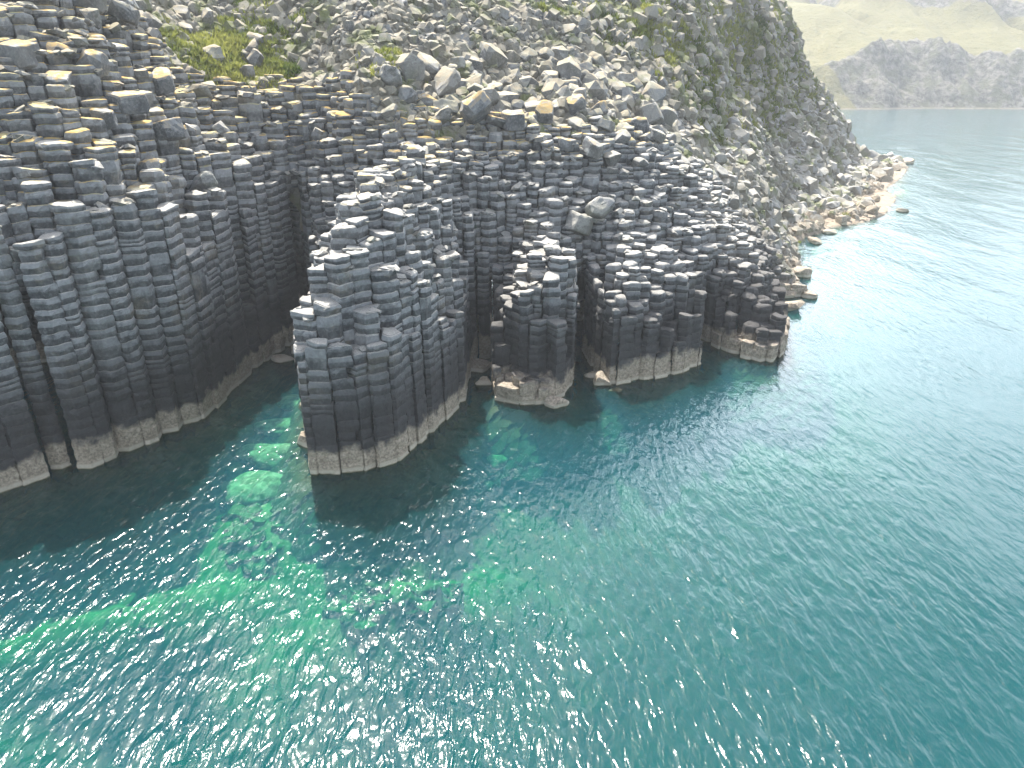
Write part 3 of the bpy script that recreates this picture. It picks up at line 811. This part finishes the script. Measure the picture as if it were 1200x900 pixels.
# ------------------------------------------------------------------ sea and seabed
def seabed_z(x, y):
    dc = -sdf(x, y, COAST)
    dep = 3.2 + .55 * np.clip(dc, 0, 60)
    def g(cx, cy, sx, sy, a):
        t = rad(a); u = (x - cx) * math.cos(t) + (y - cy) * math.sin(t); v = -(x - cx) * math.sin(t) + (y - cy) * math.cos(t)
        return np.exp(-((u / sx) ** 2 + (v / sy) ** 2))
    sh = .98 * g(-22, 61, 6, 16, 0)
    sh = np.maximum(sh, .93 * g(-20, 47, 7, 8, 0)); sh = np.maximum(sh, .93 * g(-26, 38.5, 19, 5., 23)); sh = np.maximum(sh, .84 * g(-9, 40, 11, 5.5, 15)); sh = np.maximum(sh, .66 * g(-36, 29, 12, 4, 20))
    sh = np.clip(sh + .10 * fbm(x * .14, y * .18, o=3, s=96) * (sh > .05), 0, 1)
    dep = dep * (1 - sh) + 3.1 * sh
    shelf = g(59, 142, 13, 5, 50); shelf = np.maximum(shelf, g(98, 187, 26, 3.5, 56)); shelf = np.maximum(shelf, g(121, 231, 20, 4, 60)); shelf = np.maximum(shelf, .5 * g(41, 101, 3, 5, 30))
    dep = dep * (1 - shelf) + .12 * shelf
    return -(dep + .5 * fbm(x * .25, y * .25, o=3, s=95) * sstep(.5, 3, dep))
bx = np.arange(-110, 190, 1.); by = np.arange(4, 300, 1.)
BX, BY = np.meshgrid(bx, by); BZ = np.clip(seabed_z(BX, BY), -22, 1)
rr = np.random.default_rng(21)
xs, ys = rr.uniform(-48, 8, 9000), rr.uniform(33, 82, 9000); zz_ = seabed_z(xs, ys); ok = (zz_ > -5.) & (sdf(xs, ys, COAST) < .5) & (vn(xs * .22, ys * .22, s=97) > -.1)
Vs, Fs, Ts, n0 = [], [], [], 0
for x, y, z in list(zip(xs[ok], ys[ok], zz_[ok]))[:600]:
    V, F = SMALL[rr.integers(len(SMALL))]; sz = rr.uniform(.4, 1.9) * rr.uniform(.4, 1)
    P_ = (V * np.array([1.2, 1.2, .6])) @ rot(rr.normal(0, .3), rr.normal(0, .3), rr.random() * 6.28).T * sz + np.array([x, y, z]); Vs.append(P_); Fs.append(F + n0); n0 += len(V)
tag(mesh_obj('seabed_stones', np.concatenate(Vs), [np.concatenate(Fs)], M_BEDSTONE, None), 'dim stones scattered on the shallow sea floor', 'stones', kind='stuff')
tag(mesh_obj('seabed', np.stack([BX, BY, BZ], -1).reshape(-1, 3), [grid_faces(len(by), len(bx))], M_BED, smooth=True), 'pale stony seabed under the clear green water', 'seabed', kind='structure')
# deep floor out to the far shore
def box(name, lo, hi, mat):
    x0, y0, z0 = lo; x1, y1, z1 = hi
    V = [(x0, y0, z0), (x1, y0, z0), (x1, y1, z0), (x0, y1, z0), (x0, y0, z1), (x1, y0, z1), (x1, y1, z1), (x0, y1, z1)]
    return mesh_obj(name, V, [np.array([(0, 3, 2, 1), (4, 5, 6, 7), (0, 1, 5, 4), (1, 2, 6, 5), (2, 3, 7, 6), (3, 0, 4, 7)])], mat)
def sheet(name, x0, y0, x1, y1, z, mat):
    return mesh_obj(name, [(x0, y0, z), (x1, y0, z), (x1, y1, z), (x0, y1, z)], [np.array([(0, 1, 2, 3)])], mat)
tag(sheet('deep_seabed', -1500, -900, 1500, 1500, -22.3, M_BED), 'deep sea floor', 'seabed', kind='structure')
tag(box('sea', (-1490, -890, -22.6), (1490, 1490, 0), M_WATER), 'rippled green and blue sea with sun glitter', 'sea', kind='structure')

# ------------------------------------------------------------------ far hills across the bay
fx = np.arange(100, 660, 2.); fy = np.arange(500, 980, 2.)
FX, FY = np.meshgrid(fx, fy)
shore = 542 + 9 * vn(FX[0] * .02, FX[0] * 0, s=101) + 4 * vn(FX[0] * .08, FX[0] * 0, s=102)
s_ = FY - shore[None, :]
bt = 34 + 10 * np.exp(-((FX - 305) / 35) ** 2) - 10 * sstep(260, 220, FX) + 5 * vn(FX * .03, FY * 0, s=103)       # top of the sea bluff
bluff = np.minimum(s_ * .95, bt)
H = np.where(s_ < 0, s_ * .3, bluff)
up = np.maximum(s_ - bt / .95, 0)
H = H + up * (.34 + .05 * vn(FX * .012, FY * .012, s=104)) + sstep(40, 220, up) * 30 * np.maximum(vn(FX * .011 + 3, FY * .008, s=105), -.3)
ravine = np.abs(vn(FX * .018 + FY * .010, FY * .004 - FX * .002, s=106))
H = H - 19 * np.exp(-(ravine / .12) ** 2) * sstep(20, 120, up)
rockm = np.where(s_ < bt / .95 + 4, 1., 0.) * sstep(218, 242, FX + .5 * (FY - 560))
ridge = np.exp(-(((FX - 330) * .5 + (FY - 690) * .9) / 16) ** 2) * sstep(500, 380, FX) * sstep(225, 280, FX)
H = H + ridge * 10
rockm = np.maximum(rockm, ridge * .85); rockm = np.maximum(rockm, .6 * np.exp(-(ravine / .06) ** 2) * sstep(10, 60, up))
H = H + (3.6 * fbm(FX * .06, FY * .06, o=4, s=107) + 3.2 * np.abs(fbm(FX * .13, FY * .05, o=3, s=108))) * (.25 + .9 * rockm) * sstep(1, 10, s_)
tag(mesh_obj('far_hills', np.stack([FX, FY, H], -1).reshape(-1, 3), [grid_faces(len(fy), len(fx))], M_FAR, None, {'rock': rockm.ravel()}, smooth=True), 'hazy grassy hills and low rocky sea cliff across the bay', 'hills', kind='structure')

# ------------------------------------------------------------------ haze
N = NT('haze_air'); vp = N.n('ShaderNodeVolumePrincipled')
vp.inputs['Color'].default_value = (.93, .96, 1, 1); vp.inputs['Density'].default_value = .00026; vp.inputs['Anisotropy'].default_value = .2
N.link(vp.outputs[0], N.out.inputs['Volume'])
hz = box('haze', (-1520, -920, -24), (1520, 1520, 150), N.m); tag(hz, 'thin bright sea haze', 'haze', kind='stuff')

# ------------------------------------------------------------------ light, sky, camera
AZ, EL = -18., 58.
Sd = Vector((math.sin(rad(AZ)) * math.cos(rad(EL)), math.cos(rad(AZ)) * math.cos(rad(EL)), math.sin(rad(EL))))
W = bpy.data.worlds.new('World'); SC.world = W; W.use_nodes = True
wt = W.node_tree; sk = wt.nodes.new('ShaderNodeTexSky'); sk.sky_type = 'NISHITA'; sk.sun_disc = False
sk.sun_elevation = rad(EL); sk.sun_rotation = rad(AZ); sk.air_density = 1.; sk.dust_density = 4.5; sk.ozone_density = 1.
tc = wt.nodes.new('ShaderNodeTexCoord'); sp = wt.nodes.new('ShaderNodeSeparateXYZ'); wt.links.new(tc.outputs['Generated'], sp.inputs[0])
mr = wt.nodes.new('ShaderNodeMapRange'); mr.interpolation_type = 'SMOOTHSTEP'
for k_, v_ in enumerate((sp.outputs[2], .74, .30, 0., .97)):
    if k_ == 0: wt.links.new(v_, mr.inputs[0])
    else: mr.inputs[k_].default_value = v_
mp = wt.nodes.new('ShaderNodeMapping'); mp.inputs['Scale'].default_value = (1.6, 1.6, 4.); wt.links.new(tc.outputs['Generated'], mp.inputs[0])
cn = wt.nodes.new('ShaderNodeTexNoise'); cn.inputs['Scale'].default_value = 1.6; cn.inputs['Detail'].default_value = 6; wt.links.new(mp.outputs[0], cn.inputs['Vector'])
cr = wt.nodes.new('ShaderNodeMapRange'); cr.interpolation_type = 'SMOOTHSTEP'; wt.links.new(cn.outputs[0], cr.inputs[0])
cr.inputs[1].default_value = .28; cr.inputs[2].default_value = .62; cr.inputs[3].default_value = .5
mu = wt.nodes.new('ShaderNodeMath'); mu.operation = 'MULTIPLY'; wt.links.new(mr.outputs[0], mu.inputs[0]); wt.links.new(cr.outputs[0], mu.inputs[1])
mxs = wt.nodes.new('ShaderNodeMix'); mxs.data_type = 'RGBA'; wt.links.new(mu.outputs[0], mxs.inputs[0]); wt.links.new(sk.outputs[0], mxs.inputs[6]); 
# unseen cloud veil added to brighten the sea's reflections, stronger towards the sun
vd = wt.nodes.new('ShaderNodeVectorMath'); vd.operation = 'DOT_PRODUCT'; wt.links.new(tc.outputs['Generated'], vd.inputs[0]); vd.inputs[1].default_value = Sd
gm_ = wt.nodes.new('ShaderNodeMapRange'); gm_.interpolation_type = 'SMOOTHERSTEP'; wt.links.new(vd.outputs['Value'], gm_.inputs[0])
gm_.inputs[1].default_value = -.1; gm_.inputs[2].default_value = 1.; gm_.inputs[3].default_value = 9.; gm_.inputs[4].default_value = 42.
sc_ = wt.nodes.new('ShaderNodeVectorMath'); sc_.operation = 'SCALE'; sc_.inputs[0].default_value = (.90, .975, 1.06); wt.links.new(gm_.outputs[0], sc_.inputs[3]); wt.links.new(sc_.outputs[0], mxs.inputs[7])
wt.links.new(mxs.outputs[2], wt.nodes['Background'].inputs[0]); wt.nodes['Background'].inputs[1].default_value = .105
L = bpy.data.lights.new('sun', 'SUN'); L.energy = 5.0; L.angle = rad(.8); L.color = (1, .955, .885)
lo = bpy.data.objects.new('sun', L); COL.objects.link(lo); lo.rotation_euler = Sd.to_track_quat('Z', 'Y').to_euler(); lo.location = (0, 0, 120)

cam = bpy.data.cameras.new('camera'); cam.sensor_width = 36; cam.lens = 36 * 847 / 1200; cam.clip_start = .5; cam.clip_end = 4000
co = bpy.data.objects.new('camera', cam); COL.objects.link(co); co.location = (0, 0, 30); co.rotation_euler = (rad(90 - 24), 0, 0)
SC.camera = co

SC.view_settings.view_transform = 'Standard'; SC.view_settings.look = 'None'; SC.view_settings.gamma = 1; SC.view_settings.exposure = 1.3
SC.view_settings.use_curve_mapping = False
SC.render.engine = 'CYCLES'
cy = SC.cycles
cy.max_bounces = 6; cy.diffuse_bounces = 3; cy.glossy_bounces = 3; cy.transparent_max_bounces = 12; cy.volume_bounces = 3; cy.transmission_bounces = 2
cy.use_adaptive_sampling = True; cy.adaptive_threshold = .02
cy.use_denoising = True
cy.caustics_reflective = False; cy.caustics_refractive = False
cy.sample_clamp_indirect = 6
